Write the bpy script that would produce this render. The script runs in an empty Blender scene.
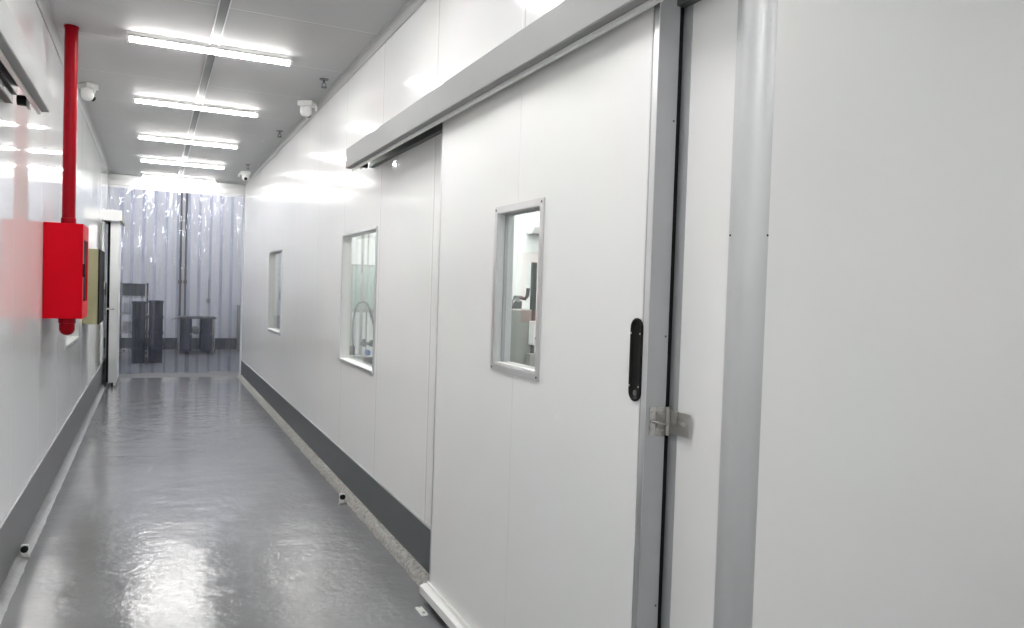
import bpy, bmesh, math, random
from mathutils import Vector, Matrix, noise

random.seed(7)
SC = bpy.context.scene
COL = SC.collection
PI = math.pi

# ------------------------------------------------------------------ helpers
class MB:
    """collects shapes into one mesh"""
    def __init__(self):
        self.bm = bmesh.new()

    def _merge(self, tmp, matrix=None):
        if matrix is not None:
            bmesh.ops.transform(tmp, matrix=matrix, verts=tmp.verts)
        me = bpy.data.meshes.new('tmp')
        tmp.to_mesh(me)
        tmp.free()
        self.bm.from_mesh(me)
        bpy.data.meshes.remove(me)

    def box(self, lo, hi, bev=0.0, seg=2):
        t = bmesh.new()
        bmesh.ops.create_cube(t, size=1.0)
        s = [max(hi[i] - lo[i], 1e-5) for i in range(3)]
        c = [(hi[i] + lo[i]) / 2 for i in range(3)]
        for v in t.verts:
            v.co = Vector((v.co[i] * s[i] + c[i] for i in range(3)))
        if bev > 0:
            b = min(bev, min(s) * 0.45)
            bmesh.ops.bevel(t, geom=t.edges[:], offset=b, segments=seg, affect='EDGES', profile=0.5)
        self._merge(t)
        return self

    def cyl(self, p0, p1, r, r2=None, seg=24, bev=0.0):
        p0 = Vector(p0); p1 = Vector(p1)
        d = p1 - p0
        t = bmesh.new()
        bmesh.ops.create_cone(t, cap_ends=True, segments=seg, radius1=r, radius2=r if r2 is None else r2, depth=d.length)
        if bev > 0:
            es = [e for e in t.edges if any(len(f.verts) > 4 for f in e.link_faces)]
            bmesh.ops.bevel(t, geom=es, offset=bev, segments=2, affect='EDGES', profile=0.5)
        q = Vector((0, 0, 1)).rotation_difference(d.normalized())
        self._merge(t, Matrix.Translation((p0 + p1) / 2) @ q.to_matrix().to_4x4())
        return self

    def sphere(self, c, r, scale=(1, 1, 1), u=24, v=14):
        t = bmesh.new()
        bmesh.ops.create_uvsphere(t, u_segments=u, v_segments=v, radius=r)
        self._merge(t, Matrix.Translation(c) @ Matrix.Diagonal((*scale, 1)))
        return self

    def tube(self, pts, r, seg=12):
        pts = [Vector(p) for p in pts]
        n = len(pts)
        rings = []
        prev = None
        for i, p in enumerate(pts):
            d = (pts[min(i + 1, n - 1)] - pts[max(i - 1, 0)]).normalized()
            if prev is None:
                a = Vector((0, 0, 1)) if abs(d.z) < 0.9 else Vector((1, 0, 0))
                u = d.cross(a).normalized()
            else:
                u = (prev - d * prev.dot(d)).normalized()
            prev = u
            w = d.cross(u)
            rings.append([self.bm.verts.new(p + u * (r * math.cos(2 * PI * k / seg)) + w * (r * math.sin(2 * PI * k / seg))) for k in range(seg)])
        for i in range(n - 1):
            for k in range(seg):
                self.bm.faces.new((rings[i][k], rings[i][(k + 1) % seg], rings[i + 1][(k + 1) % seg], rings[i + 1][k]))
        self.bm.faces.new(rings[0][::-1]); self.bm.faces.new(rings[-1])
        return self

    def lathe(self, prof, c, seg=28):
        """prof: (radius, z) from bottom to top round a vertical axis"""
        rings = []
        for r, z in prof:
            rings.append([self.bm.verts.new((c[0] + r * math.cos(2 * PI * k / seg), c[1] + r * math.sin(2 * PI * k / seg), c[2] + z)) for k in range(seg)])
        for i in range(len(rings) - 1):
            for k in range(seg):
                self.bm.faces.new((rings[i][k], rings[i][(k + 1) % seg], rings[i + 1][(k + 1) % seg], rings[i + 1][k]))
        self.bm.faces.new(rings[0][::-1]); self.bm.faces.new(rings[-1])
        return self

    def prism(self, poly, axis, a, b):
        """poly: 2-D outline in the two other axes, drawn out from a to b along axis"""
        o = [i for i in range(3) if i != axis]
        def P(p, t):
            v = [0, 0, 0]; v[o[0]] = p[0]; v[o[1]] = p[1]; v[axis] = t
            return self.bm.verts.new(v)
        A = [P(p, a) for p in poly]; B = [P(p, b) for p in poly]
        n = len(poly)
        for k in range(n):
            self.bm.faces.new((A[k], A[(k + 1) % n], B[(k + 1) % n], B[k]))
        self.bm.faces.new(A[::-1]); self.bm.faces.new(B)
        return self

    def plate(self, axis, a, b, u, v, holes):
        """a slab between a and b along axis, spanning u, v in the other two axes, with rectangular holes right through it"""
        o = [i for i in range(3) if i != axis]
        us = sorted({u[0], u[1], *[h[0] for h in holes], *[h[1] for h in holes]})
        vs = sorted({v[0], v[1], *[h[2] for h in holes], *[h[3] for h in holes]})
        def solid(i, j):
            if i < 0 or j < 0 or i >= len(us) - 1 or j >= len(vs) - 1: return False
            cu = (us[i] + us[i + 1]) / 2; cv = (vs[j] + vs[j + 1]) / 2
            return not any(h[0] < cu < h[1] and h[2] < cv < h[3] for h in holes)
        cache = {}
        def V(i, j, s):
            k = (i, j, s)
            if k not in cache:
                c = [0, 0, 0]; c[axis] = a if s == 0 else b; c[o[0]] = us[i]; c[o[1]] = vs[j]
                cache[k] = self.bm.verts.new(c)
            return cache[k]
        F = self.bm.faces.new
        for i in range(len(us) - 1):
            for j in range(len(vs) - 1):
                if not solid(i, j): continue
                F((V(i, j, 0), V(i, j + 1, 0), V(i + 1, j + 1, 0), V(i + 1, j, 0)))
                F((V(i, j, 1), V(i + 1, j, 1), V(i + 1, j + 1, 1), V(i, j + 1, 1)))
                if not solid(i - 1, j): F((V(i, j, 0), V(i, j, 1), V(i, j + 1, 1), V(i, j + 1, 0)))
                if not solid(i + 1, j): F((V(i + 1, j, 0), V(i + 1, j + 1, 0), V(i + 1, j + 1, 1), V(i + 1, j, 1)))
                if not solid(i, j - 1): F((V(i, j, 0), V(i + 1, j, 0), V(i + 1, j, 1), V(i, j, 1)))
                if not solid(i, j + 1): F((V(i, j + 1, 0), V(i, j + 1, 1), V(i + 1, j + 1, 1), V(i + 1, j + 1, 0)))
        return self

    def build(self, name, m, parent=None, smooth=False, loc=None):
        """loc: origin of the object (world); the vertices are given in world coordinates, or in the parent's when there is one"""
        bmesh.ops.recalc_face_normals(self.bm, faces=self.bm.faces)
        if loc is not None:
            bmesh.ops.translate(self.bm, vec=-Vector(loc), verts=self.bm.verts)
        me = bpy.data.meshes.new(name)
        self.bm.to_mesh(me); self.bm.free()
        if smooth:
            for p in me.polygons: p.use_smooth = True
            try: me.set_sharp_from_angle(angle=math.radians(40))
            except Exception: pass
        me.materials.append(m)
        o = bpy.data.objects.new(name, me)
        COL.objects.link(o)
        if loc is not None: o.location = loc
        if parent is not None: o.parent = parent
        return o


def tag(o, label=None, cat=None, group=None, kind=None):
    if label: o['label'] = label
    if cat: o['category'] = cat
    if group: o['group'] = group
    if kind: o['kind'] = kind
    return o

def thing(name, loc, label, cat, group=None, kind=None, rz=0.0):
    o = bpy.data.objects.new(name, None)
    COL.objects.link(o)
    o.empty_display_size = 0.1
    o.location = loc; o.rotation_euler = (0, 0, rz)
    return tag(o, label, cat, group, kind)

def copy_tree(o, parent=None):
    c = o.copy(); COL.objects.link(c)
    if parent is not None: c.parent = parent
    for ch in list(o.children): copy_tree(ch, c)
    return c

# ------------------------------------------------------------------ materials
def base_mat(name):
    m = bpy.data.materials.new(name); m.use_nodes = True
    return m, m.node_tree, m.node_tree.nodes['Principled BSDF']

def mat(name, col, rough=0.5, metal=0.0, spec=0.5, var=0.05, nscale=12.0, bump=0.0, bscale=60.0, coat=0.0):
    m, nt, b = base_mat(name)
    N, L = nt.nodes, nt.links
    tc = N.new('ShaderNodeTexCoord')
    nz = N.new('ShaderNodeTexNoise'); nz.inputs['Scale'].default_value = nscale; nz.inputs['Detail'].default_value = 4
    L.new(tc.outputs['Object'], nz.inputs['Vector'])
    mx = N.new('ShaderNodeMix'); mx.data_type = 'RGBA'
    mx.inputs['A'].default_value = (*[c * (1 - var) for c in col], 1)
    mx.inputs['B'].default_value = (*[min(1, c * (1 + var)) for c in col], 1)
    L.new(nz.outputs['Fac'], mx.inputs['Factor']); L.new(mx.outputs['Result'], b.inputs['Base Color'])
    b.inputs['Roughness'].default_value = rough; b.inputs['Metallic'].default_value = metal
    b.inputs['Specular IOR Level'].default_value = spec
    b.inputs['Coat Weight'].default_value = coat
    if bump > 0:
        n2 = N.new('ShaderNodeTexNoise'); n2.inputs['Scale'].default_value = bscale; n2.inputs['Detail'].default_value = 5
        L.new(tc.outputs['Object'], n2.inputs['Vector'])
        bp = N.new('ShaderNodeBump'); bp.inputs['Strength'].default_value = bump; bp.inputs['Distance'].default_value = 0.01
        L.new(n2.outputs['Fac'], bp.inputs['Height']); L.new(bp.outputs['Normal'], b.inputs['Normal'])
    return m

def panel_mat(name, col, axis, period, off, rough, wave=0.012, seam_col=0.72, twin=0.022, spec=0.5, wscale=(1, 1, 1), seam_w=0.004, twin_col=0.8):
    """painted sheet panels with joints every `period` along an axis; sheet is a little wavy"""
    m, nt, b = base_mat(name)
    N, L = nt.nodes, nt.links
    tc = N.new('ShaderNodeTexCoord')
    sp = N.new('ShaderNodeSeparateXYZ'); L.new(tc.outputs['Object'], sp.inputs[0])
    def M(op, a, bb=None, c=None):
        n = N.new('ShaderNodeMath'); n.operation = op
        for i, x in enumerate((a, bb, c)):
            if x is None: continue
            if isinstance(x, (int, float)): n.inputs[i].default_value = x
            else: L.new(x, n.inputs[i])
        return n.outputs[0]
    def line(o2):
        s = M('SUBTRACT', sp.outputs[axis], off + o2)
        d = M('PINGPONG', s, period / 2)       # 0 at each joint
        return M('SUBTRACT', 1.0, M('SMOOTHSTEP', d, seam_w * 0.4, seam_w) if False else M('MINIMUM', M('DIVIDE', d, seam_w), 1.0))
    ln = line(0.0)
    ln2 = line(twin) if twin else None
    mx = N.new('ShaderNodeMix'); mx.data_type = 'RGBA'
    mx.inputs['A'].default_value = (*col, 1); mx.inputs['B'].default_value = (*[c * seam_col for c in col], 1)
    L.new(ln, mx.inputs['Factor'])
    if ln2 is not None:
        mt_ = N.new('ShaderNodeMix'); mt_.data_type = 'RGBA'
        L.new(mx.outputs['Result'], mt_.inputs['A']); mt_.inputs['B'].default_value = (*[c * twin_col for c in col], 1)
        L.new(ln2, mt_.inputs['Factor']); mx = mt_
    # faint grime
    nz = N.new('ShaderNodeTexNoise'); nz.inputs['Scale'].default_value = 1.7; nz.inputs['Detail'].default_value = 6
    L.new(tc.outputs['Object'], nz.inputs['Vector'])
    m2 = N.new('ShaderNodeMix'); m2.data_type = 'RGBA'; m2.blend_type = 'MULTIPLY'
    m2.inputs['Factor'].default_value = 0.06
    L.new(mx.outputs['Result'], m2.inputs['A']); L.new(nz.outputs['Color'], m2.inputs['B'])
    L.new(m2.outputs['Result'], b.inputs['Base Color'])
    b.inputs['Roughness'].default_value = rough
    b.inputs['Specular IOR Level'].default_value = spec
    mp = N.new('ShaderNodeMapping'); mp.inputs['Scale'].default_value = wscale
    L.new(tc.outputs['Object'], mp.inputs['Vector'])
    n2 = N.new('ShaderNodeTexNoise'); n2.inputs['Scale'].default_value = 3.0; n2.inputs['Detail'].default_value = 2
    L.new(mp.outputs['Vector'], n2.inputs['Vector'])
    h = M('SUBTRACT', M('MULTIPLY', n2.outputs['Fac'], wave), M('MULTIPLY', ln, 0.0015))
    bp = N.new('ShaderNodeBump'); bp.inputs['Strength'].default_value = 1.0; bp.inputs['Distance'].default_value = 1.0
    L.new(h, bp.inputs['Height']); L.new(bp.outputs['Normal'], b.inputs['Normal'])
    return m

def brushed(name, col, rough, axis_scale, metal=1.0):
    m, nt, b = base_mat(name)
    N, L = nt.nodes, nt.links
    tc = N.new('ShaderNodeTexCoord'); mp = N.new('ShaderNodeMapping'); mp.inputs['Scale'].default_value = axis_scale
    L.new(tc.outputs['Object'], mp.inputs['Vector'])
    nz = N.new('ShaderNodeTexNoise'); nz.inputs['Scale'].default_value = 40; nz.inputs['Detail'].default_value = 5
    L.new(mp.outputs['Vector'], nz.inputs['Vector'])
    mr = N.new('ShaderNodeMapRange'); mr.inputs['To Min'].default_value = rough * 0.75; mr.inputs['To Max'].default_value = rough * 1.3
    L.new(nz.outputs['Fac'], mr.inputs['Value']); L.new(mr.outputs['Result'], b.inputs['Roughness'])
    b.inputs['Base Color'].default_value = (*col, 1); b.inputs['Metallic'].default_value = metal
    return m

def floor_mat():
    m, nt, b = base_mat('grey_epoxy')
    N, L = nt.nodes, nt.links
    tc = N.new('ShaderNodeTexCoord')
    nz = N.new('ShaderNodeTexNoise'); nz.inputs['Scale'].default_value = 1.3; nz.inputs['Detail'].default_value = 8; nz.inputs['Roughness'].default_value = 0.6
    L.new(tc.outputs['Object'], nz.inputs['Vector'])
    cr = N.new('ShaderNodeValToRGB')
    cr.color_ramp.elements[0].position = 0.3; cr.color_ramp.elements[0].color = (0.18, 0.184, 0.193, 1)
    cr.color_ramp.elements[1].position = 0.7; cr.color_ramp.elements[1].color = (0.225, 0.229, 0.238, 1)
    L.new(nz.outputs['Fac'], cr.inputs['Fac']); L.new(cr.outputs['Color'], b.inputs['Base Color'])
    mr = N.new('ShaderNodeMapRange'); mr.inputs['From Min'].default_value = 0.3; mr.inputs['From Max'].default_value = 0.7
    mr.inputs['To Min'].default_value = 0.09; mr.inputs['To Max'].default_value = 0.16
    n3 = N.new('ShaderNodeTexNoise'); n3.inputs['Scale'].default_value = 5; n3.inputs['Detail'].default_value = 6
    L.new(tc.outputs['Object'], n3.inputs['Vector'])
    L.new(n3.outputs['Fac'], mr.inputs['Value']); L.new(mr.outputs['Result'], b.inputs['Roughness'])
    b.inputs['Specular IOR Level'].default_value = 0.42
    # trowelled unevenness, broad plus fine orange peel
    n1 = N.new('ShaderNodeTexNoise'); n1.inputs['Scale'].default_value = 4.5; n1.inputs['Detail'].default_value = 3
    n2 = N.new('ShaderNodeTexNoise'); n2.inputs['Scale'].default_value = 28; n2.inputs['Detail'].default_value = 4
    L.new(tc.outputs['Object'], n1.inputs['Vector']); L.new(tc.outputs['Object'], n2.inputs['Vector'])
    a = N.new('ShaderNodeMath'); a.operation = 'MULTIPLY'; a.inputs[1].default_value = 0.006
    c = N.new('ShaderNodeMath'); c.operation = 'MULTIPLY_ADD'; c.inputs[1].default_value = 0.0015
    L.new(n1.outputs['Fac'], a.inputs[0]); L.new(n2.outputs['Fac'], c.inputs[0]); L.new(a.outputs[0], c.inputs[2])
    bp = N.new('ShaderNodeBump'); bp.inputs['Strength'].default_value = 1.0; bp.inputs['Distance'].default_value = 1.0
    L.new(c.outputs[0], bp.inputs['Height']); L.new(bp.outputs['Normal'], b.inputs['Normal'])
    return m

def clear_mat(name, tint, ior, haze=0.0, haze_col=(0.8, 0.82, 0.9), rough=0.03, refl=1.3):
    """thin clear sheet: see-through, mirror-like at grazing angles, a little milky"""
    m = bpy.data.materials.new(name); m.use_nodes = True
    nt = m.node_tree; N, L = nt.nodes, nt.links
    N.clear()
    out = N.new('ShaderNodeOutputMaterial')
    tr = N.new('ShaderNodeBsdfTransparent'); tr.inputs['Color'].default_value = (*tint, 1)
    gl = N.new('ShaderNodeBsdfGlossy'); gl.inputs['Roughness'].default_value = rough; gl.inputs['Color'].default_value = (1, 1, 1, 1)
    base = tr.outputs[0]
    if haze > 0:
        df = N.new('ShaderNodeBsdfDiffuse'); df.inputs['Color'].default_value = (*haze_col, 1)
        tl = N.new('ShaderNodeBsdfTranslucent'); tl.inputs['Color'].default_value = (*haze_col, 1)
        md = N.new('ShaderNodeMixShader'); md.inputs['Fac'].default_value = 0.5
        L.new(df.outputs[0], md.inputs[1]); L.new(tl.outputs[0], md.inputs[2])
        mh = N.new('ShaderNodeMixShader'); mh.inputs['Fac'].default_value = haze
        L.new(tr.outputs[0], mh.inputs[1]); L.new(md.outputs[0], mh.inputs[2])
        base = mh.outputs[0]
    mx = N.new('ShaderNodeMixShader')
    # the same reflectance from both faces of the sheet
    fm = N.new('ShaderNodeLayerWeight'); fm.inputs['Blend'].default_value = 0.5
    p5 = N.new('ShaderNodeMath'); p5.operation = 'POWER'; p5.inputs[1].default_value = 5.0
    L.new(fm.outputs['Facing'], p5.inputs[0])
    r0 = min(0.3, (ior - 1) ** 2 / (ior + 1) ** 2 * refl)
    pw = N.new('ShaderNodeMath'); pw.operation = 'MULTIPLY_ADD'; pw.inputs[1].default_value = 1.0 - r0; pw.inputs[2].default_value = r0
    L.new(p5.outputs[0], pw.inputs[0])
    L.new(pw.outputs[0], mx.inputs['Fac']); L.new(base, mx.inputs[1]); L.new(gl.outputs[0], mx.inputs[2])
    L.new(mx.outputs[0], out.inputs['Surface'])
    return m

def glow_mat(name, col, s):
    m, nt, b = base_mat(name)
    b.inputs['Base Color'].default_value = (0.9, 0.9, 0.9, 1)
    b.inputs['Emission Color'].default_value = (*col, 1); b.inputs['Emission Strength'].default_value = s
    return m

LAMP = 33.0
WHITE = (0.86, 0.865, 0.862)
M_wall = panel_mat('white_wall_panels', WHITE, 1, 0.955, 3.5, 0.11, wave=0.0008, wscale=(1, 1.2, 0.35), spec=0.2, seam_col=0.7, twin_col=1.14, seam_w=0.005)
M_lwall = panel_mat('white_wall_panels_gloss', WHITE, 1, 0.955, 4.14, 0.05, wave=0.0005, wscale=(1, 1.2, 0.35), spec=0.4, seam_col=0.8, twin_col=1.12)
M_near = panel_mat('white_corner_panel', WHITE, 0, 1.2, 2.45, 0.35, wave=0.002)
M_door = panel_mat('white_door_skin', WHITE, 1, 5.0, 2.385, 0.3, wave=0.002, twin=0, seam_col=0.9)
M_door2 = mat('white_painted_sheet', WHITE, 0.3, var=0.02)
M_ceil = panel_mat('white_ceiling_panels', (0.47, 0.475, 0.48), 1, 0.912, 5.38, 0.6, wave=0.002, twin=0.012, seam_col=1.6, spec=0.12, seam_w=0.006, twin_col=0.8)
M_roomwall = mat('pale_room_wall', (0.84, 0.86, 0.85), 0.4, var=0.02, nscale=3)
M_farwall = panel_mat('far_wall_panels', (0.72, 0.725, 0.74), 0, 0.95, 0.35, 0.3, wave=0.003)
M_floor = floor_mat()
M_hall = mat('dull_concrete', (0.15, 0.152, 0.16), 0.5, spec=0.3, var=0.12, nscale=3, bump=0.1, bscale=20)
M_greybase = mat('grey_coved_skirting', (0.15, 0.153, 0.158), 0.38, var=0.1, nscale=4)
M_cove = mat('grey_painted_cove', (0.23, 0.232, 0.236), 0.35, var=0.15, nscale=9, bump=0.3, bscale=30)
M_base = mat('slate_skirting', (0.085, 0.095, 0.105), 0.42, var=0.08, nscale=6, bump=0.08, bscale=90)
M_conc = mat('rough_mortar', (0.34, 0.335, 0.315), 0.75, var=0.9, nscale=55, bump=1.0, bscale=45)
M_alu = brushed('brushed_aluminium', (0.70, 0.71, 0.72), 0.32, (1, 0.02, 1))
M_aluz = brushed('satin_aluminium_upright', (0.62, 0.625, 0.64), 0.5, (1, 1, 0.02), 0.7)
M_alud = mat('grey_aluminium_edge', (0.43, 0.44, 0.455), 0.42, metal=0.2, var=0.03)
M_covestrip = mat('dull_cove_strip', (0.42, 0.425, 0.43), 0.6, spec=0.2, var=0.03)
M_reveal = mat('pale_window_reveal', (0.62, 0.625, 0.62), 0.4, var=0.05)
M_track = mat('satin_track_metal', (0.30, 0.305, 0.305), 0.62, metal=0.1, spec=0.3, var=0.03)
M_steel = brushed('stainless_steel', (0.55, 0.54, 0.52), 0.28, (1, 1, 0.1))
M_black = mat('black_plastic', (0.010, 0.010, 0.011), 0.4, spec=0.25, var=0.2)
M_seal = mat('black_rubber', (0.01, 0.01, 0.01), 0.7, spec=0.15, var=0.1)
M_white = mat('white_plastic', (0.80, 0.80, 0.79), 0.35, var=0.02)
M_whitemetal = mat('white_enamel', (0.80, 0.80, 0.79), 0.3, var=0.02)
M_red = mat('red_paint', (0.60, 0.001, 0.012), 0.4, spec=0.08, var=0.06, nscale=5)
M_redpipe = mat('red_pipe_paint', (0.27, 0.001, 0.008), 0.3, spec=0.12, var=0.06, nscale=5)
M_olive = mat('olive_paint', (0.33, 0.31, 0.18), 0.45, var=0.04)
M_dark = mat('dark_channel', (0.13, 0.135, 0.14), 0.45, metal=0.3, var=0.05)
M_grey = mat('machine_grey', (0.33, 0.34, 0.32), 0.4, metal=0.3, var=0.08)
M_dgrey = mat('dark_machine_grey', (0.10, 0.11, 0.11), 0.45, var=0.1)
M_bin = mat('dark_blue_bin', (0.020, 0.024, 0.045), 0.45, var=0.15)
M_navy = mat('navy_panel', (0.03, 0.037, 0.07), 0.4, var=0.1)
M_blue = mat('blue_handle', (0.04, 0.11, 0.35), 0.4)
M_hose = mat('grey_hose', (0.13, 0.14, 0.14), 0.45)
M_paper = mat('pale_carton', (0.7, 0.7, 0.68), 0.6)
M_tube = glow_mat('lamp_tube', (1.0, 0.985, 0.96), LAMP)
M_glass = clear_mat('window_glass', (0.95, 0.97, 0.96), 1.45, refl=0.4)
M_tank = clear_mat('greenish_glass', (0.84, 0.90, 0.88), 1.4, haze=0.1, haze_col=(0.7, 0.8, 0.76))
M_pvc = clear_mat('clear_pvc', (0.74, 0.76, 0.86), 1.5, haze=0.012, haze_col=(0.72, 0.75, 0.88), rough=0.03, refl=1.8)

# ------------------------------------------------------------------ dimensions
XR, XL = 1.22, -0.585           # corridor wall faces
CE = 2.9                        # ceiling
YE = 12.0                       # end of the corridor walls
YC = 12.12                      # strip curtain
XO = 4.6                        # outer wall of the rooms
YN = 1.3364                      # face of the wall round the corner
R = 0.0516                      # rounded corner
YF = 17.2                       # far wall of the hall beyond
HC = 4.3                        # its ceiling
YB = -3.2                       # back of the lobby where the photographer stands

def struct(o, label, cat): return tag(o, label, cat, kind='structure')

# ------------------------------------------------------------------ floor, ceiling, walls
struct(MB().box((-4.0, YB - 0.1, -0.1), (XO + 0.1, YC + 0.02, 0.0)).build('floor', M_floor), 'glossy grey epoxy floor running the length of the corridor', 'floor')
struct(MB().box((-4.0, YC + 0.0201, -0.1), (XO + 0.1, YF + 0.1, 0.0)).build('floor_hall', M_hall), 'duller grey concrete floor of the hall beyond the curtain', 'floor')
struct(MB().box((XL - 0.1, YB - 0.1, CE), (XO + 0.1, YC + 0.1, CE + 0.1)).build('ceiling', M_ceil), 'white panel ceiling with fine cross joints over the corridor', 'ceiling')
struct(MB().box((-4.0, YC + 0.101, HC), (XO + 0.1, YF + 0.1, HC + 0.1)).build('ceiling_far', M_roomwall), 'high ceiling of the hall beyond the strip curtain', 'ceiling')

# windows in the wall: y0, y1, z0, z1
W2 = (4.515, 5.415, 0.882, 1.762)
W3 = (8.24, 9.19, 0.885, 1.768)
WL = (6.55, 7.60, 0.885, 1.765)
DOORWAY = (1.75, 3.06, 0.0, 2.12)
wr = MB().plate(0, XR, XR + 0.06, (YN + R, YE), (0, CE), [DOORWAY, W2, W3])
struct(wr.build('wall_right', M_wall), 'long white panel wall with the sliding door and two windows', 'wall')
wl = MB().plate(0, XL - 0.06, XL, (YB, YE), (0, CE), [WL])
struct(wl.build('wall_left', M_lwall), 'long white panel wall carrying the red fire cabinet', 'wall')
struct(MB().box((XR + R, YN, 0), (XO, YN + 0.1, CE)).build('wall_near', M_near), 'plain white wall round the rounded corner, close to the viewer', 'wall')
struct(MB().box((XL - 0.1, YB - 0.1, 0), (XO + 0.1, YB, CE)).build('wall_back', M_roomwall), 'white lobby wall behind the viewer', 'wall')
struct(MB().box((XO, YB, 0), (XO + 0.1, YC, CE)).build('wall_outer', M_roomwall), 'white outer wall of the side rooms', 'wall')
struct(MB().box((XR + 0.06, 7.2, 0), (XO, 7.3, CE)).build('wall_partition', M_roomwall), 'pale partition wall seen through the door window', 'wall')
struct(MB().box((XR + 0.06, YE, 0), (XO, YE + 0.1, CE)).build('wall_end', M_roomwall), 'pale end wall of the room seen through the farther window', 'wall')
struct(MB().box((-4.0, YF, 0), (XO + 0.1, YF + 0.1, HC)).build('wall_far', M_farwall), 'pale panelled wall at the far side of the hall beyond the curtain', 'wall')
struct(MB().box((-4.1, YC, 0), (-4.0, YF, HC)).build('wall_hall', M_roomwall), 'side wall of the hall beyond the curtain', 'wall')
struct(MB().box((XO, YC + 0.1, 0), (XO + 0.1, YF, HC)).build('wall_hall_opposite', M_roomwall), 'opposite side wall of the hall beyond the curtain', 'wall')
# header and flanks where the corridor meets the hall
h = MB().plate(1, YC + 0.1, YC + 0.2, (-4.0, XO), (0, HC), [(XL, XR, 0, 2.78)])
struct(h.build('wall_header', M_roomwall), 'white wall above and beside the corridor mouth behind the curtain', 'wall')

# rounded corner post: a quarter-round aluminium bullnose with flat flanges
def corner_post():
    m = MB()
    cx, cy = XR + R, YN + R
    n = 20
    fl = 0.0015
    pts = [(XR - fl, cy + 0.012)]
    for k in range(n + 1):
        a = PI + (PI / 2) * k / n
        pts.append((cx + (R + fl) * math.cos(a), cy + (R + fl) * math.sin(a)))
    pts.append((cx + 0.006, YN - fl))
    inner = [(cx + 0.006, YN + 0.006)] + [(cx + (R - 0.006) * math.cos(PI + (PI / 2) * (n - k) / n), cy + (R - 0.006) * math.sin(PI + (PI / 2) * (n - k) / n)) for k in range(n + 1)] + [(XR + 0.006, cy + 0.012)]
    m.prism(pts + inner, 2, 0.0, CE)
    return m
struct(corner_post().build('trim_1', M_aluz, smooth=True), 'rounded satin aluminium corner post beside the plain white wall', 'corner trim')

for n_, (a, b, c, d) in enumerate([((XR - 0.0016, YN + R + 0.007, 1.55), (XR - 0.0030, YN + R + 0.007, 1.55), 0, 0), ((XR + R + 0.003, YN - 0.0016, 1.55), (XR + R + 0.003, YN - 0.003, 1.55), 0, 0)]):
    MB().cyl(a, b, 0.0025, seg=10).build('screw', M_seal, bpy.data.objects['trim_1'])

# rough mortar kerbs at the foot of both walls
def kerb(x_wall, s, y0, y1, seed, rough=1.0):
    m = MB(); bm = m.bm
    n = int((y1 - y0) / 0.03)
    prof = [(0.0, 0.055), (0.008, 0.03), (0.02, 0.014), (0.036, 0.006), (0.05, 0.0)] if rough < 1 else [(0.0, 0.045), (0.018, 0.05), (0.036, 0.043), (0.05, 0.026), (0.06, 0.0)]
    rows = []
    for i in range(n + 1):
        y = y0 + (y1 - y0) * i / n
        row = []
        for j, (dx, z) in enumerate(prof):
            q = Vector((dx * 30 + seed, y * 9, z * 30))
            a = noise.noise(q) * 0.008 * rough + noise.noise(q * 3.1) * 0.005 * rough
            b = noise.noise(q + Vector((7, 3, 1))) * 0.006 * rough ** 3 + noise.noise(q * 2.7) * 0.005 * rough ** 3
            zz = max(0.0, z + (b if 0 < j < 4 else 0)) if j < 4 else 0.0
            row.append(bm.verts.new((x_wall + s * max(0.0, dx + (a if j > 0 else 0)), y, zz)))
        rows.append(row)
    for i in range(n):
        for j in range(len(prof) - 1):
            bm.faces.new((rows[i][j], rows[i][j + 1], rows[i + 1][j + 1], rows[i + 1][j]))
    for row in (rows[0], rows[-1]):
        f = bm.verts.new((x_wall, row[0].co.y, 0.0))
        bm.faces.new(row + [f])
    return m
struct(kerb(XR - 0.001, -1, 3.19, YE, 1.0).build('trim_2', M_conc, smooth=True), 'rough pale mortar strip along the floor beside the sliding door', 'floor trim')
struct(kerb(XL + 0.001, 1, 0.2, YE, 9.0, 0.5).build('trim_3', M_cove, smooth=True), 'grey painted cove along the floor under the red cabinet', 'floor trim')

# skirting boards: slate sheet with a thin aluminium cap
def skirting(name, x, s, y0, y1, top, label, m=None):
    a, b = sorted((x, x + s * 0.006))
    o = MB().box((a, y0, 0.03), (b, y1, top)).build(name, m or M_base)
    struct(o, label, 'baseboard')
    a, b = sorted((x, x + s * 0.009))
    MB().box((a, y0, top), (b, y1, top + 0.008), 0.002).build('skirting_cap', M_alud, o)
    return o
skirting('baseboard_right', XR - 0.0005, -1, 3.07, YE, 0.258, 'slate grey skirting below the white wall with two windows')
skirting('baseboard_left', XL + 0.0005, 1, YB, YE, 0.308, 'mid grey skirting below the wall with the red cabinet', M_greybase)
o = MB().box((-3.98, YF - 0.012, 0), (XO - 0.02, YF - 0.001, 0.235)).build('baseboard_far', M_base)
struct(o, 'dark skirting along the far wall behind the curtain', 'baseboard')
MB().box((-3.98, YF - 0.02, 0.235), (XO - 0.02, YF - 0.001, 0.255), 0.003).build('skirting_cap', M_alu, o)

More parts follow.
